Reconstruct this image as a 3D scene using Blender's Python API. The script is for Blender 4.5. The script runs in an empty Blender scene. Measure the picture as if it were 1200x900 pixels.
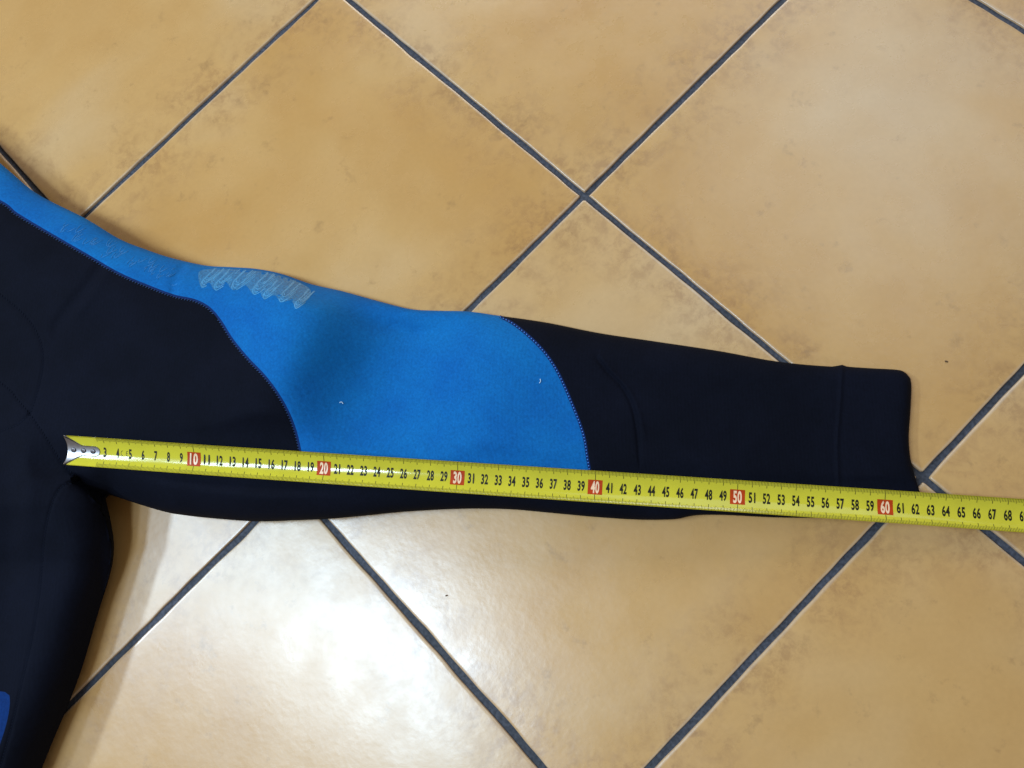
import bpy, bmesh, math, random
import numpy as np
from mathutils import Vector, Matrix
from mathutils.geometry import delaunay_2d_cdt
random.seed(7); np.random.seed(7)
S = bpy.context.scene
COL = S.collection
CM = 0.01
# ------------------------------------------------------------------ camera
# floor frame: x and y run along the tile joints, z is up (centimetres here, metres in the scene)
FOC = 907.437
RV = np.array([-3.0431019, -1.24239225, 0.38901324])
TV = np.array([5.98235889, -15.55797722, 63.94484008])
def rodrigues(r):
    th = np.linalg.norm(r); k = r/th
    K = np.array([[0,-k[2],k[1]],[k[2],0,-k[0]],[-k[1],k[0],0]])
    return np.eye(3)+math.sin(th)*K+(1-math.cos(th))*K@K
RM = rodrigues(RV)
CAM = -RM.T@TV
cd = bpy.data.cameras.new('camera'); cam = bpy.data.objects.new('camera', cd); COL.objects.link(cam)
mw = Matrix(((RM[0,0],-RM[1,0],-RM[2,0],CAM[0]*CM),(RM[0,1],-RM[1,1],-RM[2,1],CAM[1]*CM),
             (RM[0,2],-RM[1,2],-RM[2,2],CAM[2]*CM),(0,0,0,1)))
cam.matrix_world = mw
cd.sensor_fit = 'HORIZONTAL'; cd.sensor_width = 36; cd.lens = FOC/1200*36
cd.clip_start = 0.01; cd.clip_end = 50
S.camera = cam
def at(x, y, z=0.0):
    """point of the scene (cm) seen at photograph position x, y at height z (arrays welcome)"""
    x = np.asarray(x, float); y = np.asarray(y, float)
    d = np.stack([(x-600)/FOC, (y-450)/FOC, np.ones_like(x)], -1)@RM
    t = (np.asarray(z, float)-CAM[2])/d[..., 2]
    return CAM+d*t[..., None]
# ------------------------------------------------------------------ light and exposure
S.view_settings.view_transform = 'Standard'; S.view_settings.look = 'None'
S.view_settings.exposure = 0.15; S.view_settings.gamma = 1
S.render.engine = 'CYCLES'
W = bpy.data.worlds.new('World'); S.world = W; W.use_nodes = True
W.node_tree.nodes['Background'].inputs[0].default_value = (1.0, 0.91, 0.82, 1)
W.node_tree.nodes['Background'].inputs[1].default_value = 0.25
def area(name, loc, target, sx, sy, power, color, spin=0):
    l = bpy.data.lights.new(name, 'AREA'); l.shape = 'RECTANGLE'; l.size = sx; l.size_y = sy
    l.energy = power; l.color = color
    o = bpy.data.objects.new(name, l); COL.objects.link(o); o.location = loc
    o.rotation_euler = (Vector(target)-Vector(loc)).to_track_quat('-Z', 'Y').to_euler()
    o.rotation_euler.rotate_axis('Z', spin)
    return o
def mirror(x, y, h):
    # point at height h from which light reaches the camera mirrored by the floor at photograph position x, y
    F = at(x, y, 0); d = F-CAM; d[2] *= -1; return F+d*(h/d[2])
TGT = at(560, 560, 0)*CM
for (x, y, pw) in ((485, 775, 8.6), (385, 725, 5.2), (265, 670, 5.2), (40, 620, 19.0)):     # panes of one high window on the left
    area('window_light', mirror(x, y, 150)*CM, TGT, 0.42, 0.11, pw, (0.57, 0.79, 1.0), math.radians(0))
UP = at(743, 400, 0)-at(743, 679, 0); UP /= np.linalg.norm(UP)
area('far_window_light', (at(600, 450, 0)+UP*190+np.array([0, 0, 100]))*CM, at(600, 450, 0)*CM, 1.6, 0.6, 15.0, (0.92, 0.96, 1.0))
area('side_window_light', mirror(1010, 170, 190)*CM, at(900, 300, 0)*CM, 1.1, 1.1, 5.5, (0.62, 0.81, 1.0))
# ------------------------------------------------------------------ helpers
def tag(o, label=None, cat=None, group=None, kind=None):
    if label: o['label'] = label
    if cat: o['category'] = cat
    if group: o['group'] = group
    if kind: o['kind'] = kind
    return o
def empty(name, loc=(0, 0, 0)):
    o = bpy.data.objects.new(name, None); COL.objects.link(o); o.location = loc
    o.empty_display_size = 0.02
    return o
def link(name, me, mat=None, parent=None, smooth=True):
    o = bpy.data.objects.new(name, me); COL.objects.link(o)
    if mat: me.materials.clear(); me.materials.append(mat)
    if smooth: me.shade_smooth()
    if parent: o.parent = parent
    return o
def mesh(name, V, Fc):
    me = bpy.data.meshes.new(name)
    me.from_pydata([tuple(v) for v in V], [], [tuple(f) for f in Fc]); me.update()
    return me
class NT:
    def __init__(s, name):
        s.m = bpy.data.materials.new(name); s.m.use_nodes = True; s.t = s.m.node_tree
        s.b = s.t.nodes['Principled BSDF']
    def n(s, typ, **kw):
        nd = s.t.nodes.new(typ)
        for k, v in kw.items():
            if k.startswith('i_'):
                key = k[2:]; key = int(key) if key.isdigit() else key.replace('_', ' ')
                nd.inputs[key].default_value = v
            else: setattr(nd, k, v)
        return nd
    def l(s, a, b): s.t.links.new(a, b)
    def set(s, **kw):
        for k, v in kw.items(): s.b.inputs[k.replace('_', ' ')].default_value = v
        return s
    def ramp(s, fac, stops):
        r = s.n('ShaderNodeValToRGB'); e = r.color_ramp.elements
        while len(e) < len(stops): e.new(0.5)
        for i, (p, c) in enumerate(stops): e[i].position = p; e[i].color = c if len(c) == 4 else (*c, 1)
        s.l(fac, r.inputs[0]); return r.outputs[0]
    def mix(s, fac, a, b, mode='MIX'):
        m = s.n('ShaderNodeMix', data_type='RGBA', blend_type=mode)
        for sock, v in ((m.inputs[0], fac), (m.inputs[6], a), (m.inputs[7], b)):
            if hasattr(v, 'is_output'): s.l(v, sock)
            else: sock.default_value = v if not isinstance(v, tuple) or len(v) == 4 else (*v, 1)
        return m.outputs[2]
    def math(s, op, a, b=0.0, clamp=False):
        m = s.n('ShaderNodeMath', operation=op, use_clamp=clamp)
        for i, v in enumerate((a, b)):
            if hasattr(v, 'is_output'): s.l(v, m.inputs[i])
            else: m.inputs[i].default_value = v
        return m.outputs[0]
# ------------------------------------------------------------------ materials
def tile_material():
    N = NT('glazed_tile'); TC = N.n('ShaderNodeTexCoord'); OI = N.n('ShaderNodeObjectInfo')
    v = N.n('ShaderNodeVectorMath', operation='MULTIPLY_ADD')      # object coordinates shifted per tile
    cr = N.n('ShaderNodeCombineXYZ'); N.l(OI.outputs['Random'], cr.inputs[0]); N.l(OI.outputs['Random'], cr.inputs[2])
    N.l(cr.outputs[0], v.inputs[0]); v.inputs[1].default_value = (7, 3, 5); N.l(TC.outputs['Object'], v.inputs[2])
    P = v.outputs[0]
    def noise(scale, detail=3, rough=.55, dist=0):
        n = N.n('ShaderNodeTexNoise', i_Scale=scale, i_Detail=detail, i_Roughness=rough, i_Distortion=dist)
        N.l(P, n.inputs['Vector']); return n.outputs[0]
    cloud = N.ramp(noise(4.2, 3, .5, .4), [(.30, (.490, .250, .068)), (.50, (.540, .303, .104)), (.72, (.575, .368, .178))])
    cloud2 = N.ramp(noise(11, 4, .6), [(.3, (.90, .86, .80)), (.55, (1, 1, 1)), (.8, (1.03, 1.0, .97))])
    c = N.mix(.55, cloud, cloud2, 'MULTIPLY')
    grain = N.ramp(noise(260, 2, .6), [(.3, (.93, .92, .90)), (.7, (1.05, 1.05, 1.05))])
    c = N.mix(.35, c, grain, 'MULTIPLY')
    # brown mottling that gathers near the edges and corners of a tile
    sp = N.n('ShaderNodeSeparateXYZ'); N.l(TC.outputs['Object'], sp.inputs[0])
    ax = N.math('ABSOLUTE', sp.outputs[0]); ay = N.math('ABSOLUTE', sp.outputs[1])
    edge = N.math('MAXIMUM', ax, ay); prod = N.math('ADD', ax, ay)
    em = N.math('MULTIPLY', N.math('SUBTRACT', edge, .105), 15, True)
    cm = N.math('MULTIPLY', N.math('SUBTRACT', prod, .20), 8, True)
    em = N.math('MAXIMUM', em, cm)
    blot = N.ramp(noise(22, 4, .65, .6), [(.40, (0, 0, 0)), (.56, (1, 1, 1))])
    fine = N.ramp(noise(120, 6, .75, .3), [(.42, (.0, .0, .0)), (.60, (1, 1, 1))])
    st = N.math('MULTIPLY', N.math('MULTIPLY', em, blot), N.math('ADD', N.math('MULTIPLY', fine, .85), .12))
    c = N.mix(N.math('MULTIPLY', st, .58), c, (.235, .098, .034, 1))
    # few stray darker specks all over
    spk = N.ramp(noise(48, 5, .72), [(.60, (0, 0, 0)), (.72, (1, 1, 1))])
    c = N.mix(N.math('MULTIPLY', spk, .35), c, (.22, .11, .04, 1))
    # edge highlight painted as a pale rim into the tile colour
    pe = N.math('MULTIPLY', N.math('SUBTRACT', edge, .1615), 600, True)
    c = N.mix(N.math('MULTIPLY', pe, .3), c, (.62, .52, .42, 1))
    N.l(c, N.b.inputs['Base Color'])
    rr = N.ramp(noise(30, 4, .6), [(.3, (.21,)*3), (.7, (.30,)*3)])
    rr = N.math('ADD', rr, N.math('MULTIPLY', OI.outputs['Random'], .09))
    N.l(rr, N.b.inputs['Roughness'])
    N.b.inputs['Specular IOR Level'].default_value = 1.0
    b1 = N.n('ShaderNodeBump', i_Strength=.11, i_Distance=.003); N.l(noise(20, 4, .6), b1.inputs['Height'])
    b2 = N.n('ShaderNodeBump', i_Strength=.10, i_Distance=.0005); N.l(noise(210, 3, .6), b2.inputs['Height'])
    N.l(b1.outputs[0], b2.inputs['Normal']); N.l(b2.outputs[0], N.b.inputs['Normal'])
    return N.m
def grout_material():
    N = NT('grout'); TC = N.n('ShaderNodeTexCoord')
    n = N.n('ShaderNodeTexNoise', i_Scale=420, i_Detail=5); N.l(TC.outputs['Object'], n.inputs['Vector'])
    n2 = N.n('ShaderNodeTexNoise', i_Scale=14, i_Detail=3); N.l(TC.outputs['Object'], n2.inputs['Vector'])
    a = N.ramp(n.outputs[0], [(.3, (.016, .018, .026)), (.72, (.066, .070, .088))])
    b = N.ramp(n2.outputs[0], [(.35, (.75,)*3), (.65, (1.2, 1.2, 1.25))])
    N.l(N.mix(1.0, a, b, 'MULTIPLY'), N.b.inputs['Base Color']); N.set(Roughness=.75)
    bp = N.n('ShaderNodeBump', i_Strength=.6, i_Distance=.0006); N.l(n.outputs[0], bp.inputs['Height']); N.l(bp.outputs[0], N.b.inputs['Normal'])
    return N.m
def fabric(name, dark, light, sheen, rough=.85, weave=1100, spec=.25, tint=(.5, .6, 1)):
    N = NT(name); TC = N.n('ShaderNodeTexCoord')
    w1 = N.n('ShaderNodeTexWave', i_Scale=weave/6.0, i_Distortion=1.2, bands_direction='DIAGONAL'); w1.inputs['Detail Scale'].default_value = 2
    n1 = N.n('ShaderNodeTexNoise', i_Scale=480, i_Detail=6, i_Roughness=.8); n2 = N.n('ShaderNodeTexNoise', i_Scale=16, i_Detail=4, i_Roughness=.6)
    for q in (w1, n1, n2): N.l(TC.outputs['Object'], q.inputs['Vector'])
    c = N.ramp(n2.outputs[0], [(.36, dark), (.64, light)])
    c = N.mix(.5, c, N.ramp(n1.outputs[0], [(.3, (.50,)*3), (.7, (1.5,)*3)]), 'MULTIPLY')
    N.l(c, N.b.inputs['Base Color'])
    N.set(Roughness=rough); N.b.inputs['Specular IOR Level'].default_value = spec
    N.b.inputs['Sheen Weight'].default_value = sheen; N.b.inputs['Sheen Roughness'].default_value = .5
    N.b.inputs['Sheen Tint'].default_value = (*tint, 1)
    h = N.math('ADD', N.math('MULTIPLY', w1.outputs[0], .5), n1.outputs[0])
    bp = N.n('ShaderNodeBump', i_Strength=.35, i_Distance=.00025); N.l(h, bp.inputs['Height'])
    b2 = N.n('ShaderNodeBump', i_Strength=.32, i_Distance=.005); N.l(n2.outputs[0], b2.inputs['Height'])
    N.l(bp.outputs[0], b2.inputs['Normal']); N.l(b2.outputs[0], N.b.inputs['Normal'])
    return N.m
def plain(name, color, rough=.5, metal=0, spec=.5, var=.12, scale=300):
    N = NT(name); TC = N.n('ShaderNodeTexCoord'); n = N.n('ShaderNodeTexNoise', i_Scale=scale, i_Detail=3)
    N.l(TC.outputs['Object'], n.inputs['Vector'])
    lo = tuple(c*(1-var) for c in color); hi = tuple(min(1, c*(1+var)) for c in color)
    N.l(N.ramp(n.outputs[0], [(.3, lo), (.7, hi)]), N.b.inputs['Base Color'])
    N.set(Roughness=rough, Metallic=metal); N.b.inputs['Specular IOR Level'].default_value = spec
    return N.m
M_tile = tile_material(); M_grout = grout_material()
M_navy = fabric('navy_black_neoprene', (.0015, .0021, .0058), (.0026, .0034, .0088), 0, spec=.09)
M_blue = fabric('blue_neoprene', (.002, .096, .315), (.003, .122, .350), .03, spec=.12, tint=(.35, .75, 1))
M_deep = fabric('deep_blue_neoprene', (.002, .018, .090), (.003, .024, .11), .0, spec=.1)
M_seam = plain('dark_seam_tape', (.006, .008, .03), .7)
M_thread = plain('pale_blue_thread', (.05, .19, .58), .6)
M_thread2 = plain('slate_blue_thread', (.040, .085, .20), .7, 0, .2)
M_black_thread = plain('black_thread', (.0035, .0055, .014), .8, 0, .1)
M_film = plain('silver_film', (.018, .145, .31), .5, 0, .35, .45, 700)
M_print = plain('silver_print', (.050, .25, .46), .4, .0, .4, .3, 900)
M_print2 = plain('faded_print', (.012, .165, .44), .5, .0, .3, .3, 900)
M_yellow = plain('yellow_lacquer', (.58, .49, .028), .13, 0, .6, .05, 60)
M_ink = plain('black_ink', (.012, .009, .005), .5, 0, .2)
M_tick = plain('brown_black_ink', (.040, .030, .005), .5, 0, .25)
M_red = plain('red_ink', (.44, .040, .003), .5, 0, .15)
M_cream = plain('cream_ink', (.85, .55, .33), .35)
M_steel = plain('nickel_steel', (.36, .33, .33), .32, 1, .5, .1, 500)
M_rivet = plain('rivet_steel', (.10, .085, .085), .35, 1, .5, .1, 500)
M_crumb = plain('dark_crumb', (.09, .04, .015), .8)
M_lint = plain('pale_lint', (.55, .72, .85), .8)
# ------------------------------------------------------------------ floor: grout bed and tiles
PITCH = 33.27; GAP = .48; HALF = (PITCH-GAP)/2
bed = mesh('floor', [(-3.2, -3.2, -.0021), (3.2, -3.2, -.0021), (3.2, 3.2, -.0021), (-3.2, 3.2, -.0021)], [(0, 1, 2, 3)])
bedo = link('floor', bed, M_grout, smooth=False); tag(bedo, kind='structure')
def tile_mesh(seed):
    r = random.Random(seed); n = 64; pts = []; nor = []
    rad = .13; L = HALF-rad
    for i in range(4):
        a0 = [(-1, -1), (1, -1), (1, 1), (-1, 1)][i]; a1 = [(-1, -1), (1, -1), (1, 1), (-1, 1)][(i+1) % 4]
        nrm = [(0, -1), (1, 0), (0, 1), (-1, 0)][i]; nx = [(0, -1), (1, 0), (0, 1), (-1, 0)][(i+1) % 4]
        for k in range(n):
            t = k/(n-1)
            pts.append((a0[0]*L*(1-t)+a1[0]*L*t+nrm[0]*rad, a0[1]*L*(1-t)+a1[1]*L*t+nrm[1]*rad)); nor.append(nrm)
        for k in range(1, 4):
            an = k/4*math.pi/2
            d = (nrm[0]*math.cos(an)+nx[0]*math.sin(an), nrm[1]*math.cos(an)+nx[1]*math.sin(an))
            pts.append((a1[0]*L+d[0]*rad, a1[1]*L+d[1]*rad)); nor.append(d)
    m = len(pts); ph = [(r.uniform(.004, .03), r.uniform(3, 60), r.uniform(0, 6.3)) for _ in range(9)]
    wob = [sum(a/(1+f/18)*math.sin(f*i/m*6.283+p) for a, f, p in ph)*1.15 for i in range(m)]
    for c in range(10):                                     # a few small chips in the edge
        ci = r.randrange(m); w = r.uniform(.8, 4); am = r.uniform(-.05, .09)
        for i in range(m):
            dd = min(abs(i-ci), m-abs(i-ci)); wob[i] -= am*math.exp(-(dd/w)**2)
    prof = [(0.0, -.45), (0.0, -.12), (.02, -.06), (.05, -.022), (.10, -.006), (.25, 0.0), (1.6, .006), (4.5, .012)]
    V = []; Fc = []
    for k, (ins, z) in enumerate(prof):
        for i in range(m):
            o = wob[i]*max(0, 1-ins/2.0); sc = (HALF-ins)/HALF
            V.append(((pts[i][0]*sc+nor[i][0]*o)*CM, (pts[i][1]*sc+nor[i][1]*o)*CM, z*CM))
    for k in range(len(prof)-1):
        for i in range(m): j = (i+1) % m; Fc.append((k*m+i, k*m+j, (k+1)*m+j, (k+1)*m+i))
    b = (len(prof)-1)*m; V.append((0, 0, .014*CM)); c = len(V)-1
    for i in range(m): Fc.append((b+i, b+(i+1) % m, c))
    return mesh('tile', V, Fc)
TM = [tile_mesh(s) for s in range(6)]
TILT = {(0, -1): (-.10, .30), (0, 0): (.0, .10), (-1, -2): (0, 0)}
rt = random.Random(3)
for i in range(-7, 7):
    for j in range(-7, 7):
        o = link('tile', TM[(i*3+j*5) % 6], M_tile, bedo, True)
        tx, ty = TILT.get((i, j), (rt.uniform(-.12, .12), rt.uniform(-.12, .12)))
        o.location = ((i+.5)*PITCH*CM, (j+.5)*PITCH*CM, 0)
        o.rotation_euler = (math.radians(tx), math.radians(ty), rt.choice((0, 1, 2, 3))*math.pi/2)
# ------------------------------------------------------------------ the wetsuit
def dense(P, step=4.0, closed=False):
    """Catmull-Rom curve through P sampled every few photograph units"""
    P = [np.array(p, float) for p in P]; n = len(P); out = []
    rng = range(n if closed else n-1)
    for i in rng:
        p0 = P[(i-1) % n] if closed or i > 0 else P[0]*2-P[1]
        p1 = P[i]; p2 = P[(i+1) % n]
        p3 = P[(i+2) % n] if closed or i+2 < n else P[-1]*2-P[-2]
        a = np.linalg.norm(p2-p1); k = max(1, int(a/step))
        for s in range(k):
            t = s/k
            out.append(.5*((2*p1)+(-p0+p2)*t+(2*p0-5*p1+4*p2-p3)*t*t+(-p0+3*p1-3*p2+p3)*t**3))
    if not closed: out.append(P[-1])
    return np.array(out)
top = [(-520, 250), (-480, 140), (-400, 80), (-330, 60), (-270, 90), (-220, 110), (-160, 80), (-100, 105), (-50, 148), (0, 191), (14, 203), (45, 228), (100, 256), (140, 280),
       (170, 292), (200, 302), (240, 311), (270, 313), (300, 315), (330, 321), (365, 333), (400, 341), (440, 352), (480, 362), (510, 364), (548, 365),
       (585, 370), (640, 378), (700, 390), (760, 399), (840, 411), (900, 422), (940, 427), (975, 429.5), (982, 428.5), (987, 427.5), (992, 429.5),
       (1020, 431.5), (1048, 433), (1058, 435), (1065, 441), (1068, 450), (1067, 480), (1065, 510), (1066, 530), (1069, 547), (1074, 564), (1078, 578), (1077, 590)]
bot = [(1070, 596), (1030, 600), (980, 606), (915, 606.5), (850, 603.5), (820, 603.5), (805, 605.5), (790, 608.5), (750, 609), (700, 606), (640, 600.5), (600, 597),
       (560, 596), (520, 597), (470, 600), (430, 604), (385, 608), (340, 610), (300, 611), (250, 607.5), (210, 603), (190, 599), (160, 590),
       (142, 584), (128, 580), (124, 584), (128, 602), (133, 630), (133, 652), (128, 677), (114, 722), (97, 780), (80, 826), (63, 866), (50, 898),
       (20, 970), (0, 1060), (-10, 1200), (-20, 1340), (-280, 1350), (-480, 1340), (-490, 1100), (-470, 850), (-500, 650), (-540, 500)]
OUT = dense(top+bot, 4.0, True)
seamA = dense([(-230, 108), (-150, 150), (-70, 205), (0, 236), (20, 251), (60, 275), (100, 298), (140, 321), (180, 338), (205, 347), (228, 352), (245, 361), (258, 376),
               (272, 398), (290, 420), (310, 441), (325, 461), (337, 482), (346, 505), (352, 530), (354, 541)])
seamB = dense([(586, 370.2), (601, 378), (620, 393), (637, 410), (650, 428), (660, 447), (670, 470), (680, 495), (686, 515), (689, 535), (692, 552), (693, 562)])
cuffS = dense([(987, 427.5), (986, 445), (984, 480), (981, 520), (982, 560), (982, 603)])
tapeS = dense([(354, 541), (530, 553), (693, 562), (850, 576), (982, 586)])
S1 = dense([(-290, 82), (-200, 190), (-80, 285), (0, 345), (32, 373), (48, 402), (50, 430), (43, 462), (35, 485)])
S2 = dense([(-500, 300), (-250, 320), (-100, 380), (0, 448), (20, 468), (35, 485)])
S3 = dense([(-540, 500), (-200, 560), (-60, 535), (0, 506), (20, 498), (35, 485)])
S4 = dense([(35, 485), (52, 510), (72, 542), (84, 554), (92, 562)])
S5 = dense([(92, 562), (76, 568), (65, 580), (58, 600), (52, 630), (49, 667), (45, 705), (36, 755), (25, 802), (14, 850), (0, 900), (-30, 1000), (-60, 1340)])
S6 = dense([(92, 562), (108, 570), (120, 577), (128, 580)])
patch = dense([(-120, 800), (-40, 806), (6, 811), (11, 815), (11, 830), (7, 850), (0, 872), (-20, 930), (-90, 960), (-140, 880)], 4, True)
CURVES = [seamA, seamB, cuffS, tapeS, S1, S2, S3, S4, S5, S6]
def seg_dist(Q, C, closed=False):
    A = C if closed else C[:-1]; B = np.roll(C, -1, 0) if closed else C[1:]
    d = B-A; L = (d*d).sum(1)+1e-12; out = np.full(len(Q), 1e9)
    for s in range(0, len(Q), 1500):
        q = Q[s:s+1500, None, :]-A[None]
        t = np.clip((q*d[None]).sum(2)/L, 0, 1)
        out[s:s+1500] = np.sqrt((((q-t[..., None]*d[None]))**2).sum(2).min(1))
    return out
def inside(Q, C):
    x, y = Q[:, 0], Q[:, 1]; r = np.zeros(len(Q), bool); j = len(C)-1
    for i in range(len(C)):
        xi, yi = C[i]; xj, yj = C[j]
        if yi != yj:
            c = ((yi > y) != (yj > y)) & (x < (xj-xi)*(y-yi)/(yj-yi)+xi); r ^= c
        j = i
    return r
# tape centre line in the floor frame (cm), height above the floor against its own scale
TX, TY, TA = -12.6453, -42.9790, .71522484
def tape_z(k):
    k = np.asarray(k, float); z = .60+5.19356*(1-k/66)-.26324*4*(k/66)*(1-k/66)
    return .5*(z+.42+np.sqrt((z-.42)**2+.03))
TPX = [-60, 76.5, 121.8, 226.8, 380.3, 535.8, 697, 863.7, 1038.5, 1144.3, 1250]; TPK = [-9, 0, 3, 10, 20, 30, 40, 50, 60, 66, 72]
TPY = [521, 527, 530, 538, 547.5, 558, 569, 581.5, 594.5, 601.5, 609]
def zt_px(x): return tape_z(np.interp(x, TPX, TPK))
CREASE = [  # polyline, depth cm (negative = ridge), half width
    (S6, .9, 7), (dense([(118, 313), (100, 338), (80, 362), (65, 385)]), .22, 6), (dense([(126, 318), (108, 344), (90, 368)]), -.12, 5),
    (dense([(203, 343), (205, 328), (214, 312)]), .22, 4), (dense([(700, 420), (712, 436), (728, 452), (740, 474), (746, 500), (750, 545)]), .16, 2.6),
    (dense([(706, 420), (720, 438), (736, 456), (748, 480), (755, 510)]), -.08, 3),
    (dense([(965, 569), (990, 566), (1030, 563), (1052, 570), (1066, 582)]), .07, 3), (dense([(975, 565), (1010, 560), (1040, 561)]), -.05, 3),
    (dense([(-10, 505), (8, 560), (14, 640), (10, 720)]), .25, 16), (dense([(34, 520), (32, 590), (24, 680)]), -.12, 12)]
def bumps(Q):
    z = np.zeros(len(Q)); x, y = Q[:, 0], Q[:, 1]
    for cx, cy, sx, sy, ang, amp in [(348, 372, 46, 88, .3, 2.0), (488, 380, 60, 95, .25, -1.9), (425, 480, 48, 50, .2, -.7), (320, 455, 38, 50, .2, .5), (560, 430, 45, 80, 0, .8), (150, 300, 40, 40, .4, .15),
                                     (230, 330, 24, 40, .3, .12), (640, 500, 50, 60, 0, .05), (210, 440, 60, 50, 0, .18), (110, 430, 60, 60, 0, -.15),
                                     (60, 300, 60, 40, .5, .25), (820, 500, 60, 50, .2, .10), (900, 470, 50, 40, .2, -.05), (470, 440, 22, 60, .35, -.05),
                                     (20, 600, 25, 80, 0, .15), (90, 660, 22, 60, .1, .2), (-150, 700, 120, 200, 0, .5)]:
        c, s = math.cos(ang), math.sin(ang); u = (x-cx)*c+(y-cy)*s; v = -(x-cx)*s+(y-cy)*c
        z += amp*np.exp(-.5*((u/sx)**2+(v/sy)**2))
    z += .018*np.sin(x*.045+y*.02+1)*np.sin(y*.05-x*.012)+.012*np.sin(x*.09-y*.05)+.008*np.sin(y*.13+x*.06)
    return z
def height(Q, dO=None):
    Q = np.asarray(Q, float); x, y = Q[:, 0], Q[:, 1]
    if dO is None: dO = seg_dist(Q, OUT, True)
    line = zt_px(x)
    Hm = np.interp(x, [-500, -100, 0, 77, 227, 380, 536, 697, 863, 1000, 1080], [5, 6.1, 6.2, 6.0, 5.2, 4.3, 3.25, 2.4, 1.62, 1.2, 1.05])
    rad = np.interp(x, [-500, 0, 100, 230, 380, 536, 697, 863, 1000, 1080], [110, 110, 90, 75, 62, 52, 40, 26, 15, 11])
    tor = np.clip((y-590)/70, 0, 1)*np.clip((150-x)/30, 0, 1)
    Hm = Hm*(1-tor)+4.4*tor; rad = rad*(1-tor)+62*tor
    f = np.clip(dO/rad, 0, 1); prof = np.sqrt(np.clip(1-(1-f)**2, 0, 1))*(1-tor)+f*(2-f)*tor
    zb = np.where(y < 400, np.interp(x, [0, 150, 270], [.55, .50, .28]), .28)*Hm
    z = zb+(Hm-zb)*prof
    fade = np.clip(dO/25, 0, 1)*np.clip((1100-x)/300, .25, 1)
    z = z+bumps(Q)*fade
    for P, dep, w in CREASE: z = z-dep*np.exp(-(seg_dist(Q, P)/w)**2)*np.clip(dO/6, 0, 1)
    # the garment is pressed by the tape lying on it
    ty = np.interp(x, TPX, TPY); dy = np.maximum(np.abs(y-ty)-15, 0)
    cap = line-.20+dy*dy*.0007+np.clip((84-x)/24, 0, 4)**2*.12
    cap = cap-np.interp(x, [20, 80, 250, 500, 800], [0, .30, .28, .15, 0])*np.clip((y-ty)/16, -1.2, 1.2)
    h_ = z-cap; z = np.where(x < 1100, z-.5*(h_+np.sqrt(h_*h_+.006)), z)
    for C, dep, w in ((seamA, .07, 2.2), (seamB, .06, 2.0), (S1, .05, 2.2), (S2, .04, 2), (S3, .05, 2.2), (S4, .05, 2.2), (S5, .05, 2.2)):
        z = z-dep*np.exp(-(seg_dist(Q, C)/w)**2)
    z = z+.07*np.exp(-((seg_dist(Q, cuffS))/2.0)**2)-.03*np.exp(-((seg_dist(Q, cuffS)-5)/2.0)**2)
    z = np.maximum(z, .12)
    return z
# a few parallel rows that hug the seams and the rim, then a loose grid for the rest
def offset(C, d, closed=False):
    t = (np.roll(C, -1, 0)-np.roll(C, 1, 0)) if closed else np.gradient(C, axis=0)
    t /= np.linalg.norm(t, axis=1)[:, None]+1e-9
    return C+np.stack([-t[:, 1], t[:, 0]], 1)*d
pts = []; edges = []; 
def add_chain(C, closed=False):
    b = len(pts); pts.extend(map(tuple, C)); n = len(C)
    for i in range(n-1+(1 if closed else 0)): edges.append((b+i, b+(i+1) % n))
    return list(range(b, b+n))
oface = add_chain(OUT, True)
for C in CURVES: add_chain(C)
add_chain(patch, True)
extra = []
for d in (1.2, 2.8, 5, 8): extra.append(offset(OUT, d, True)); extra.append(offset(OUT, -d, True))
for C in (seamA, seamB, cuffS, S1, S2, S3, S4, S5, S6)+tuple(c[0] for c in CREASE[4:8]):
    for d in (-5, -3.2, -1.8, -.8, .8, 1.8, 3.2, 5): extra.append(offset(C, d))
gx, gy = np.meshgrid(np.arange(-10, 1085, 5.2), np.arange(180, 915, 5.2)); gx = gx+(np.arange(gx.shape[0]) % 2)[:, None]*2.6
g2x, g2y = np.meshgrid(np.arange(-545, -8, 14), np.arange(55, 1355, 14)); g3x, g3y = np.meshgrid(np.arange(-8, 130, 14), np.arange(915, 1355, 14))
G = np.concatenate([np.stack([a.ravel(), b.ravel()], 1) for a, b in ((gx, gy), (g2x, g2y), (g3x, g3y))])
X = np.concatenate(extra); X = X[inside(X, OUT)]; X = X[seg_dist(X, OUT, True) > .9]
allC = CURVES+[patch]
dc = np.min([seg_dist(X, C) for C in CURVES], 0); X = X[dc > .6]
G = G[inside(G, OUT)]; G = G[seg_dist(G, OUT, True) > 9.5]
dg = np.min([seg_dist(G, C) for C in (seamA, seamB, cuffS, S1, S2, S3, S4, S5, S6, patch, tapeS)+tuple(c[0] for c in CREASE[4:8])], 0); G = G[dg > 6]
pts2 = [Vector(p) for p in pts]+[Vector(p) for p in X]+[Vector(p) for p in G]
res = delaunay_2d_cdt(pts2, edges, [oface], 1, 1e-4)
VV = np.array([tuple(v) for v in res[0]]); TT = np.array([tuple(f) for f in res[2]])
ZZ = height(VV); PP = at(VV[:, 0], VV[:, 1], ZZ)*CM
fn = np.cross(PP[TT[:, 1]]-PP[TT[:, 0]], PP[TT[:, 2]]-PP[TT[:, 0]])
flip = fn[:, 2] < 0; TT[flip] = TT[flip][:, ::-1]; fn[flip] *= -1
VN = np.zeros_like(PP)
for k in range(3): np.add.at(VN, TT[:, k], fn)
VN /= np.linalg.norm(VN, axis=1)[:, None]+1e-20
CEN = VV[TT].mean(1)
def poly(*cs): return np.concatenate([np.asarray(c, float) for c in cs])
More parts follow.
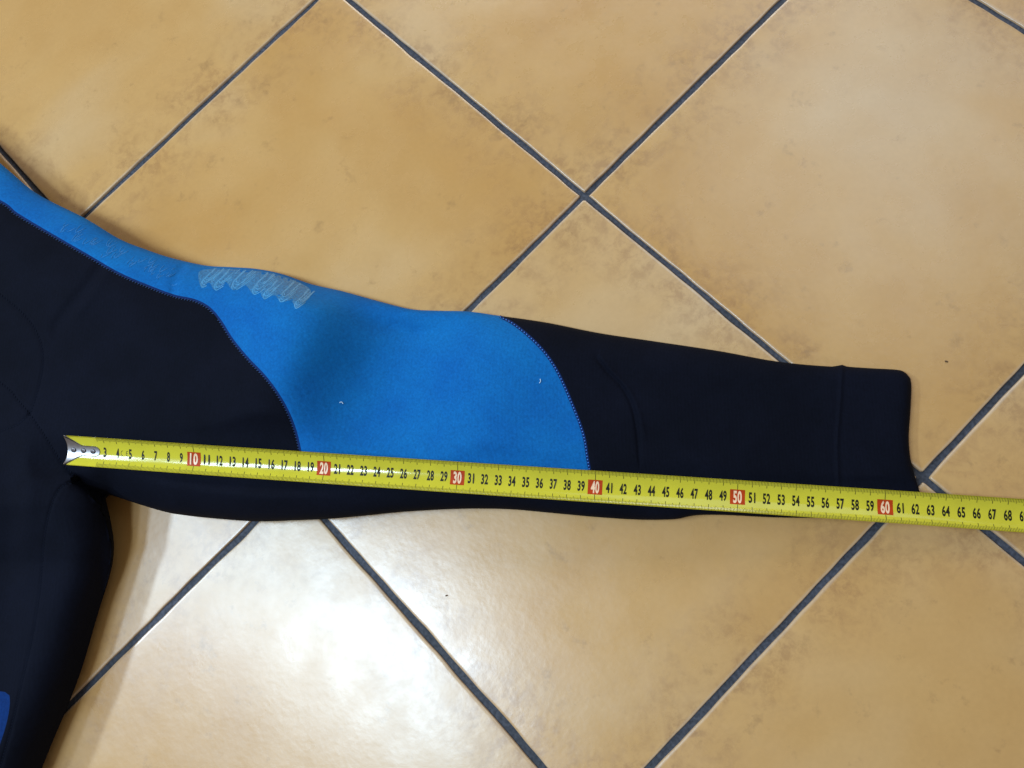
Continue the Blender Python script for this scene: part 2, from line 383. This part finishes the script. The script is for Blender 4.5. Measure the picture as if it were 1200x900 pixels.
REG = [('side_patch', patch, M_deep, 'dark blue patch low on the side of the suit'),
       ('cuff', poly(cuffS, [(1150, 620), (1150, 380), (987, 380)]), M_navy, None),
       ('shoulder_panel', poly(seamA, tapeS[:np.argmin(abs(tapeS[:, 0]-693))+1], seamB[::-1], [(560, 300), (300, 200), (0, 0), (-230, 0)]), M_blue, 'bright blue panel over shoulder and elbow'),
       ('forearm_panel', poly(seamB, tapeS[np.argmin(abs(tapeS[:, 0]-693)):], [(982, 586), (986, 400), (600, 300)]), M_navy, None),
       ('chest_panel', poly(S1, S2[::-1], [(-600, 300), (-600, 0), (-290, 0)]), M_navy, None),
       ('front_panel', poly(S2, S3[::-1], [(-600, 500)]), M_navy, None),
       ('body_panel', poly(S3, S4, S5, [(-60, 1400), (-600, 1400), (-600, 500)]), M_navy, None),
       ('side_panel', poly(S5, [(200, 1400), (200, 640), (150, 600), (128, 580)], S6[::-1]), M_navy, None),
       ('upper_arm_panel', None, M_navy, None)]
suit = empty('wetsuit', tuple(at(300, 480, 0)*CM)); O0 = Vector(suit.location)
tag(suit, 'black and blue neoprene wetsuit with one long sleeve laid out over the tiles', 'wetsuit')
left = np.ones(len(TT), bool)
for nm, pg, mt, lb in REG:
    sel = left.copy()
    if pg is not None: sel &= inside(CEN, pg)
    left &= ~sel
    idx = np.unique(TT[sel]); mp = {int(a): i for i, a in enumerate(idx)}
    if len(idx) == 0: continue
    me = mesh(nm, PP[idx]-np.array(O0), [tuple(mp[int(a)] for a in f) for f in TT[sel]])
    o = link(nm, me, mt, suit)
    me.normals_split_custom_set_from_vertices([tuple(n) for n in VN[idx]])
    if lb: o['label'] = lb
# back layer of the suit: rim turned under to the floor, then flat below
OZ = height(OUT+0); OP = at(OUT[:, 0], OUT[:, 1], OZ)
inner = OUT.mean(0)
t = np.roll(OP, -1, 0)-np.roll(OP, 1, 0); nn = np.stack([-t[:, 1], t[:, 0]], 1); nn /= np.linalg.norm(nn, axis=1)[:, None]
area2 = np.sum(OP[:, 0]*np.roll(OP[:, 1], -1)-np.roll(OP[:, 0], -1)*OP[:, 1])
if area2 < 0: nn = -nn
for _ in range(10): nn = (np.roll(nn, 1, 0)+nn*2+np.roll(nn, -1, 0)); nn /= np.linalg.norm(nn, axis=1)[:, None]
rings = []; n = len(OP)
for a in np.linspace(0, 1, 6):
    p = OP.copy(); p[:, :2] += nn*(a*OZ*1.05)[:, None]; p[:, 2] = .03+(OZ-.03)*(1-a); rings.append(p)
V = np.concatenate(rings)*CM-np.array(O0)
Fc = [(k*n+i, (k+1)*n+i, (k+1)*n+(i+1) % n, k*n+(i+1) % n) for k in range(5) for i in range(n)]
me = mesh('back_layer', V, Fc); link('back_layer', me, M_navy, suit)

def surf(Q, lift=0.0):
    Q = np.asarray(Q, float); z = height(Q)+lift
    return at(Q[:, 0], Q[:, 1], z)*CM-np.array(O0)
# stitches: short capsules lying on the cloth
def stitches(name, C, spacing, length, width, ang, mat, off=0.0, lift=.02, xr=(-60, 1100)):
    C = offset(C, off) if off else C
    s = np.concatenate([[0], np.cumsum(np.linalg.norm(np.diff(C, axis=0), axis=1))])
    q = np.arange(1, s[-1], spacing); P = np.stack([np.interp(q, s, C[:, 0]), np.interp(q, s, C[:, 1])], 1)
    T = np.gradient(P, axis=0); T /= np.linalg.norm(T, axis=1)[:, None]
    keep = (P[:, 0] > xr[0]) & (P[:, 0] < xr[1]) & (P[:, 1] < 910); P = P[keep]; T = T[keep]
    c, sn = math.cos(ang), math.sin(ang); D = np.stack([T[:, 0]*c-T[:, 1]*sn, T[:, 0]*sn+T[:, 1]*c], 1)
    A = surf(P-D*length/2, lift); B = surf(P+D*length/2, lift); Mi = surf(P, lift+.02)
    V = []; Fc = []; w = width/16*CM
    for a, m_, b in zip(A, Mi, B):
        d = b-a; d /= np.linalg.norm(d)+1e-12; sd = np.cross((0, 0, 1), d); b0 = len(V)
        V.append(a-d*w*.4)
        for cc in (a, m_, b):
            k = 1.0 if cc is m_ else .7
            for th in range(6):
                an = th/6*6.283; V.append(cc+(sd*math.cos(an)+np.array((0, 0, 1))*math.sin(an))*w*k)
        V.append(b+d*w*.4)
        for th in range(6):
            u = (th+1) % 6; Fc.append((b0, b0+1+u, b0+1+th))
            for r in (0, 1): Fc.append((b0+1+r*6+th, b0+1+r*6+u, b0+7+r*6+u, b0+7+r*6+th))
            Fc.append((b0+13+th, b0+13+u, b0+19))
    me = mesh(name, V, Fc); o = link(name, me, mat, suit); o['kind'] = 'stuff'; return o
stitches('stitching', seamB, 3.7, 1.3, .95, .35, M_thread, 1.0)
stitches('stitching', seamA, 3.4, 2.6, .50, -1.0, M_thread2, 1.4, .02, (-60, 250))
stitches('stitching', seamA, 3.4, 2.2, .42, -1.1, M_thread2, 1.2, .0, (255, 400))
for C in (S1, S2, S3, S4, S5): stitches('stitching', C, 3.6, 2.4, .45, .8, M_black_thread, 0, .01)
# seam tape lines: a thin flat strip at the colour change
def strip(name, C, w0, w1, mat, lift=.012, xr=(-300, 1100)):
    C = C[(C[:, 0] > xr[0]) & (C[:, 0] < xr[1])]; A = offset(C, w0); B = offset(C, w1); Cm = offset(C, (w0+w1)/2)
    V = np.concatenate([surf(A, lift*.4), surf(Cm, lift+.02), surf(B, lift*.4)]); n = len(C)
    Fc = [(r*n+i, r*n+i+1, (r+1)*n+i+1, (r+1)*n+i) for r in (0, 1) for i in range(n-1)]
    me = mesh(name, V, Fc); return link(name, me, mat, suit)
M_royal = plain('royal_blue_binding', (.002, .016, .085), .8, 0, .15)
strip('seam_binding', seamB, -.9, 2.5, M_royal)
strip('seam_binding', seamA, -1.6, .9, M_royal)
# worn silver lettering on the blue shoulder
def strokes(name, lines, width, mat, lift=.012):
    V = []; Fc = []
    for L in lines:
        C = dense(L, 2.0); n = len(C)
        w = width*(.45+.55*np.sin(np.linspace(.15, 3.0, n)))
        t = np.gradient(C, axis=0); t /= np.linalg.norm(t, axis=1)[:, None]+1e-9; nn_ = np.stack([-t[:, 1], t[:, 0]], 1)
        A = C+nn_*w[:, None]/2; B = C-nn_*w[:, None]/2
        ok = inside(C, OUT) & (seg_dist(C, OUT, True) > 1.5)
        PA = surf(A, lift); PB = surf(B, lift); PC = surf(C, lift+.018); b = len(V); V += list(PA)+list(PC)+list(PB)
        for i in range(n-1):
            if ok[i] and ok[i+1] and (i//3*7+len(V)) % 5:
                Fc.append((b+i, b+i+1, b+n+i+1, b+n+i)); Fc.append((b+n+i, b+n+i+1, b+2*n+i+1, b+2*n+i))
    me = mesh(name, V, Fc); return link(name, me, mat, suit)
r = random.Random(5)
tips = [(236, 337), (252, 340), (273, 340), (297, 345), (309, 350), (328, 354), (346, 361)]
sizes = [13, 16, 17, 15, 13, 15, 14]
film = dense([(233, 319), (248, 315), (262, 315), (300, 317.5), (330, 323.5), (360, 336), (364, 346), (356, 355), (347, 361), (341, 352), (329, 354), (322, 346), (309, 350),
              (304, 341), (297, 345), (287, 334), (273, 340), (264, 330), (252, 340), (245, 331), (236, 337)], 2, True)
fx, fy = np.meshgrid(np.arange(230, 370, 2.5), np.arange(312, 364, 2.5)); g = np.stack([fx.ravel(), fy.ravel()], 1); g = g[inside(g, film)]; g = g[seg_dist(g, film, True) > 1]
nf = len(film); rs = delaunay_2d_cdt([Vector(p) for p in film]+[Vector(p) for p in g], [(i, (i+1) % nf) for i in range(nf)], [list(range(nf))], 1, 1e-4)
fv = np.array([tuple(v) for v in rs[0]]); link('print_film', mesh('print_film', surf(fv, .008), [tuple(f) for f in rs[2]]), M_film, suit)
for gi, ((x, y), sz) in enumerate(zip(tips, sizes)):
    L = []; sz *= r.uniform(.9, 1.3)
    for e in range(4):
        q = e*2.9+r.uniform(-.4, .4); jx = r.uniform(-1, 1)
        L.append([(x+sz*1.25+q*.1+jx, y-sz*1.75), (x+sz*.62+q*.3, y-sz*1.1-q*.1), (x+q*.5+jx*.4, y-sz*.42-q*.55), (x+.8+q*.6, y-q*1.0),
                  (x+sz*.55+q*.4, y-sz*.25-q*1.0), (x+sz*1.25+q*.3, y-sz*.8-q*1.0)])
    for e in range(2):
        q = r.uniform(2, sz*.8); L.append([(x+q+4, y-sz*.5-q*.3), (x+q+sz*.6+3, y-sz*.95-q*.35), (x+q+sz*1.1+3, y-sz*1.5-q*.2)])
    o = strokes('letter', L, 1.0, M_print)
L = []
for k in range(46):
    x = r.uniform(66, 205); yc = 262+(x-66)*.42+r.uniform(-4, 14); a = r.uniform(3, 8)
    L.append([(x+a*.8, yc-a*.6), (x+a*.2, yc), (x, yc+a*.5), (x+a*.7, yc+a*.25), (x+a*1.5, yc-a*.2)])
strokes('faded_lettering', L, .8, M_print2)
# ------------------------------------------------------------------ tape measure
ca, sa = math.cos(TA), math.sin(TA)
CH = 1.12; PHI = .60; RB = CH/math.sin(PHI)
def blade(k, w, off=0.0):
    """k cm along, w cm across (arc length), off cm above the printed face"""
    k = np.asarray(k, float); w = np.asarray(w, float); ph = w/RB
    roll = np.interp(k, [-2, 12, 30, 50, 62, 70, 95], [.30, .28, .15, .0, -.02, .06, .10])
    y = (RB-off)*np.sin(ph); z = RB-(RB-off)*np.cos(ph)
    y2 = y*np.cos(roll)-z*np.sin(roll); z2 = y*np.sin(roll)+z*np.cos(roll)
    zc = tape_z(k)-.09
    return np.stack([TX+ca*k-sa*y2, TY+sa*k+ca*y2, zc+z2], -1)*CM
tape = empty('tape_measure', tuple(blade(0, 0))); T0 = np.array(tape.location)
tag(tape, 'yellow steel tape measure blade with black numbers stretched along the sleeve', 'tape measure')
WA = RB*PHI; ks = np.concatenate([[.16], np.arange(.5, 96, .5)]); ws = np.linspace(-WA, WA, 21)
def sheet(name, ks, ws, o0, o1, mat, parent):
    K, Wd = np.meshgrid(ks, ws, indexing='ij'); a = blade(K.ravel(), Wd.ravel(), o0)-T0; b = blade(K.ravel(), Wd.ravel(), o1)-T0
    nk, nw = K.shape; N_ = nk*nw; Fc = []
    for i in range(nk-1):
        for j in range(nw-1):
            q = (i*nw+j, i*nw+j+1, (i+1)*nw+j+1, (i+1)*nw+j)
            Fc.append(q[::-1]); Fc.append(tuple(N_+v for v in q))
    rim = [(i, 0) for i in range(nk)]+[(nk-1, j) for j in range(1, nw)]+[(i, nw-1) for i in range(nk-2, -1, -1)]+[(0, j) for j in range(nw-2, 0, -1)]
    rim = [i*nw+j for i, j in rim]
    for i in range(len(rim)): p, q = rim[i], rim[(i+1) % len(rim)]; Fc.append((p, q, N_+q, N_+p))
    me = mesh(name, np.concatenate([a, b]), Fc); return link(name, me, mat, parent)
sheet('blade', ks, ws, 0, -.016, M_yellow, tape)
def quads(name, rects, off, mat, parent, nseg=3, kind=None):
    V = []; Fc = []
    for k0, k1, w0, w1 in rects:
        w = np.linspace(w0, w1, nseg+1); b = len(V)
        V += list(blade(np.full(nseg+1, k0), w, off)-T0)+list(blade(np.full(nseg+1, k1), w, off)-T0)
        for i in range(nseg): Fc.append((b+i, b+nseg+1+i, b+nseg+2+i, b+i+1))
    me = mesh(name, V, Fc); o = link(name, me, mat, parent, False)
    if kind: o['kind'] = kind
    return o
R = []
for i in range(25, 940):
    k = i/10; L_ = .46 if i % 10 == 0 else (.36 if i % 5 == 0 else .27); th = .015 if i % 10 else .020
    if i % 100 == 0: continue
    R.append((k-th, k+th, WA-.02-L_, WA-.02)); R.append((k-th, k+th, -WA+.02, -WA+.02+L_))
quads('millimetre_marks', R, .006, M_tick, tape, 3, 'stuff')
R = []
for i in range(10, 91, 10): R += [(i-.02, i+.02, .48, WA-.02), (i-.02, i+.02, -WA+.02, -.58)]
for q in R: quads('long_mark', [q], .008, M_ink, tape, 4)
def text_mesh(s):
    cu = bpy.data.curves.new('t', 'FONT'); cu.body = s; cu.align_x = 'CENTER'; cu.size = 1; cu.fill_mode = 'FRONT'; cu.offset = .034; cu.resolution_u = 3; cu.space_character = 1.08
    o = bpy.data.objects.new('t', cu); COL.objects.link(o)
    me = bpy.data.meshes.new_from_object(o); V = np.array([tuple(v.co) for v in me.vertices]); Fc = [tuple(p.vertices) for p in me.polygons]
    bpy.data.objects.remove(o); bpy.data.meshes.remove(me)
    return V, Fc
def numeral(s, k, wc, h, wd, off, mat, parent, name='numeral'):
    V, Fc = text_mesh(s)
    x0, x1, y0, y1 = V[:, 0].min(), V[:, 0].max(), V[:, 1].min(), V[:, 1].max()
    w = (V[:, 1]-(y0+y1)/2)/(y1-y0)*h+wc; kk = k+(V[:, 0]-(x0+x1)/2)/(x1-x0)*wd
    me = mesh(name, blade(kk, w, off)-T0-(np.array(parent.location) if parent is not tape else 0), Fc)
    return link(name, me, mat, parent, False)
for i in range(3, 94):
    s = str(i)
    if i % 10 == 0:
        q = quads('red_square', [(i-.52, i+.52, -.57, .49)], .008, M_red, tape, 8)
        numeral(s, i, -.04, .90, .60, .018, M_cream, q)
    else:
        wd = .51 if i > 10 else .23
        if '1' in s: wd *= .9
        numeral(s, i, -.02, .76, wd, .010, M_ink, tape)
# approval mark: two round open letters
V = []; Fc = []
for cx, bar in ((4.36, False), (4.76, True)):
    b = len(V); n = 14; an = np.linspace(math.radians(62), math.radians(298), n)
    V += list(blade(cx+.11*np.cos(an), .21*np.sin(an), .010)-T0)+list(blade(cx+.085*np.cos(an), .165*np.sin(an), .010)-T0)
    Fc += [(b+i, b+i+1, b+n+i+1, b+n+i) for i in range(n-1)]
    if bar:
        b = len(V); V += list(blade([cx-.1, cx+.03, cx+.03, cx-.1], [-.02, -.02, .02, .02], .010)-T0); Fc.append((b, b+1, b+2, b+3))
link('approval_mark', mesh('approval_mark', V, Fc), M_ink, tape, False)
# end hook: plate riveted in the trough, with a lip turned down
hk = np.array([-.06, .0, .12, .25, .5, .8, 1.05, 1.2, 1.35, 1.7, 2.0, 2.25, 2.42, 2.52, 2.58, 2.6])
hw = np.array([1.2, 1.2, 1.14, 1.04, .86, .65, .48, .42, .40, .40, .40, .40, .335, .235, .12, .01])
nw = 15; V = []; Fc = []
for side, off in enumerate((.055, .012)):
    for a, (k, w) in enumerate(zip(hk, hw)):
        s = np.linspace(-1, 1, nw); kk = k+(.10*(1-s**2) if k < .05 else 0*s)*max(0, 1-k*2) if k < .05 else np.full(nw, k)
        V += list(blade(kk, s*w, off)-T0)
nk = len(hk); N_ = nk*nw
for i in range(nk-1):
    for j in range(nw-1):
        q = (i*nw+j, i*nw+j+1, (i+1)*nw+j+1, (i+1)*nw+j); Fc.append(q[::-1]); Fc.append(tuple(N_+v for v in q))
rim = [i*nw for i in range(nk)]+[(nk-1)*nw+j for j in range(1, nw)]+[i*nw+nw-1 for i in range(nk-2, -1, -1)]+[j for j in range(nw-2, 0, -1)]
for i in range(len(rim)): p, q = rim[i], rim[(i+1) % len(rim)]; Fc.append((p, q, N_+q, N_+p))
b = len(V); s = np.linspace(-1, 1, nw)                                   # lip
for kk, dz in ((-.06, 0), (-.10, .1), (-.10, .55), (-.13, .55), (-.13, .05)):
    p = blade(kk+.10*(1-s**2), s*1.2, .05)-T0; p[:, 2] -= dz*CM; V += list(p)
for i in range(4):
    for j in range(nw-1): Fc.append((b+i*nw+j, b+i*nw+j+1, b+(i+1)*nw+j+1, b+(i+1)*nw+j))
hook = link('end_hook', mesh('end_hook', V, Fc), M_steel, tape)
for k in (.55, 1.33, 2.08):
    V = []; Fc = []; n = 20; prof = [(.20, -.0), (.20, .025), (.165, .050), (.10, .060)]
    for rr, h in prof:
        an = np.arange(n)/n*6.2832; V += list(blade(k+rr*np.cos(an), rr*np.sin(an), .055+h)-T0)
    V.append((blade(k, 0, .118)-T0)); c = len(V)-1
    for a in range(3):
        for i in range(n): Fc.append((a*n+i, a*n+(i+1) % n, (a+1)*n+(i+1) % n, (a+1)*n+i))
    for i in range(n): Fc.append((3*n+i, 3*n+(i+1) % n, c))
    link('rivet', mesh('rivet', V, Fc), M_rivet, hook)
# ------------------------------------------------------------------ crumbs and lint
def crumb(px, py, size, label, seed):
    rr = random.Random(seed); bm = bmesh.new(); bmesh.ops.create_icosphere(bm, subdivisions=2, radius=1)
    for v in bm.verts: v.co = Vector((v.co.x*size*1.3, v.co.y*size*.8, v.co.z*size*.6))*rr.uniform(.75, 1.2)*CM
    me = bpy.data.meshes.new('crumb'); bm.to_mesh(me); bm.free()
    o = link('crumb', me, M_crumb); p = at(px, py, size*.45+.02)*CM; o.location = p; o.rotation_euler = (0, 0, rr.uniform(0, 3))
    tag(o, label, 'crumb')
crumb(1109, 423.5, .09, 'tiny dark brown crumb on the tile to the upper right of the cuff', 1)
crumb(523, 698, .07, 'tiny black crumb on the tile below the middle of the sleeve', 2)
def lint(pts_, w, label):
    C = dense(pts_, 1.0); P = at(C[:, 0], C[:, 1], height(C)+.05)*CM; b = Vector(P[0])
    cu = bpy.data.curves.new('lint', 'CURVE'); cu.dimensions = '3D'; cu.bevel_depth = w*CM; cu.bevel_resolution = 1
    sp = cu.splines.new('POLY'); sp.points.add(len(P)-1)
    for i, p in enumerate(P): sp.points[i].co = (*(Vector(p)-b), 1)
    o = bpy.data.objects.new('l', cu); COL.objects.link(o); me = bpy.data.meshes.new_from_object(o); bpy.data.objects.remove(o)
    q = link('lint', me, M_lint); q.location = b; tag(q, label, 'lint')
lint([(632, 449), (633.5, 447), (633, 444)], .026, 'tiny white lint on the blue panel close to its stitched right seam')
lint([(398, 472), (400, 471), (402, 473)], .035, 'tiny white lint in the middle of the blue elbow panel')
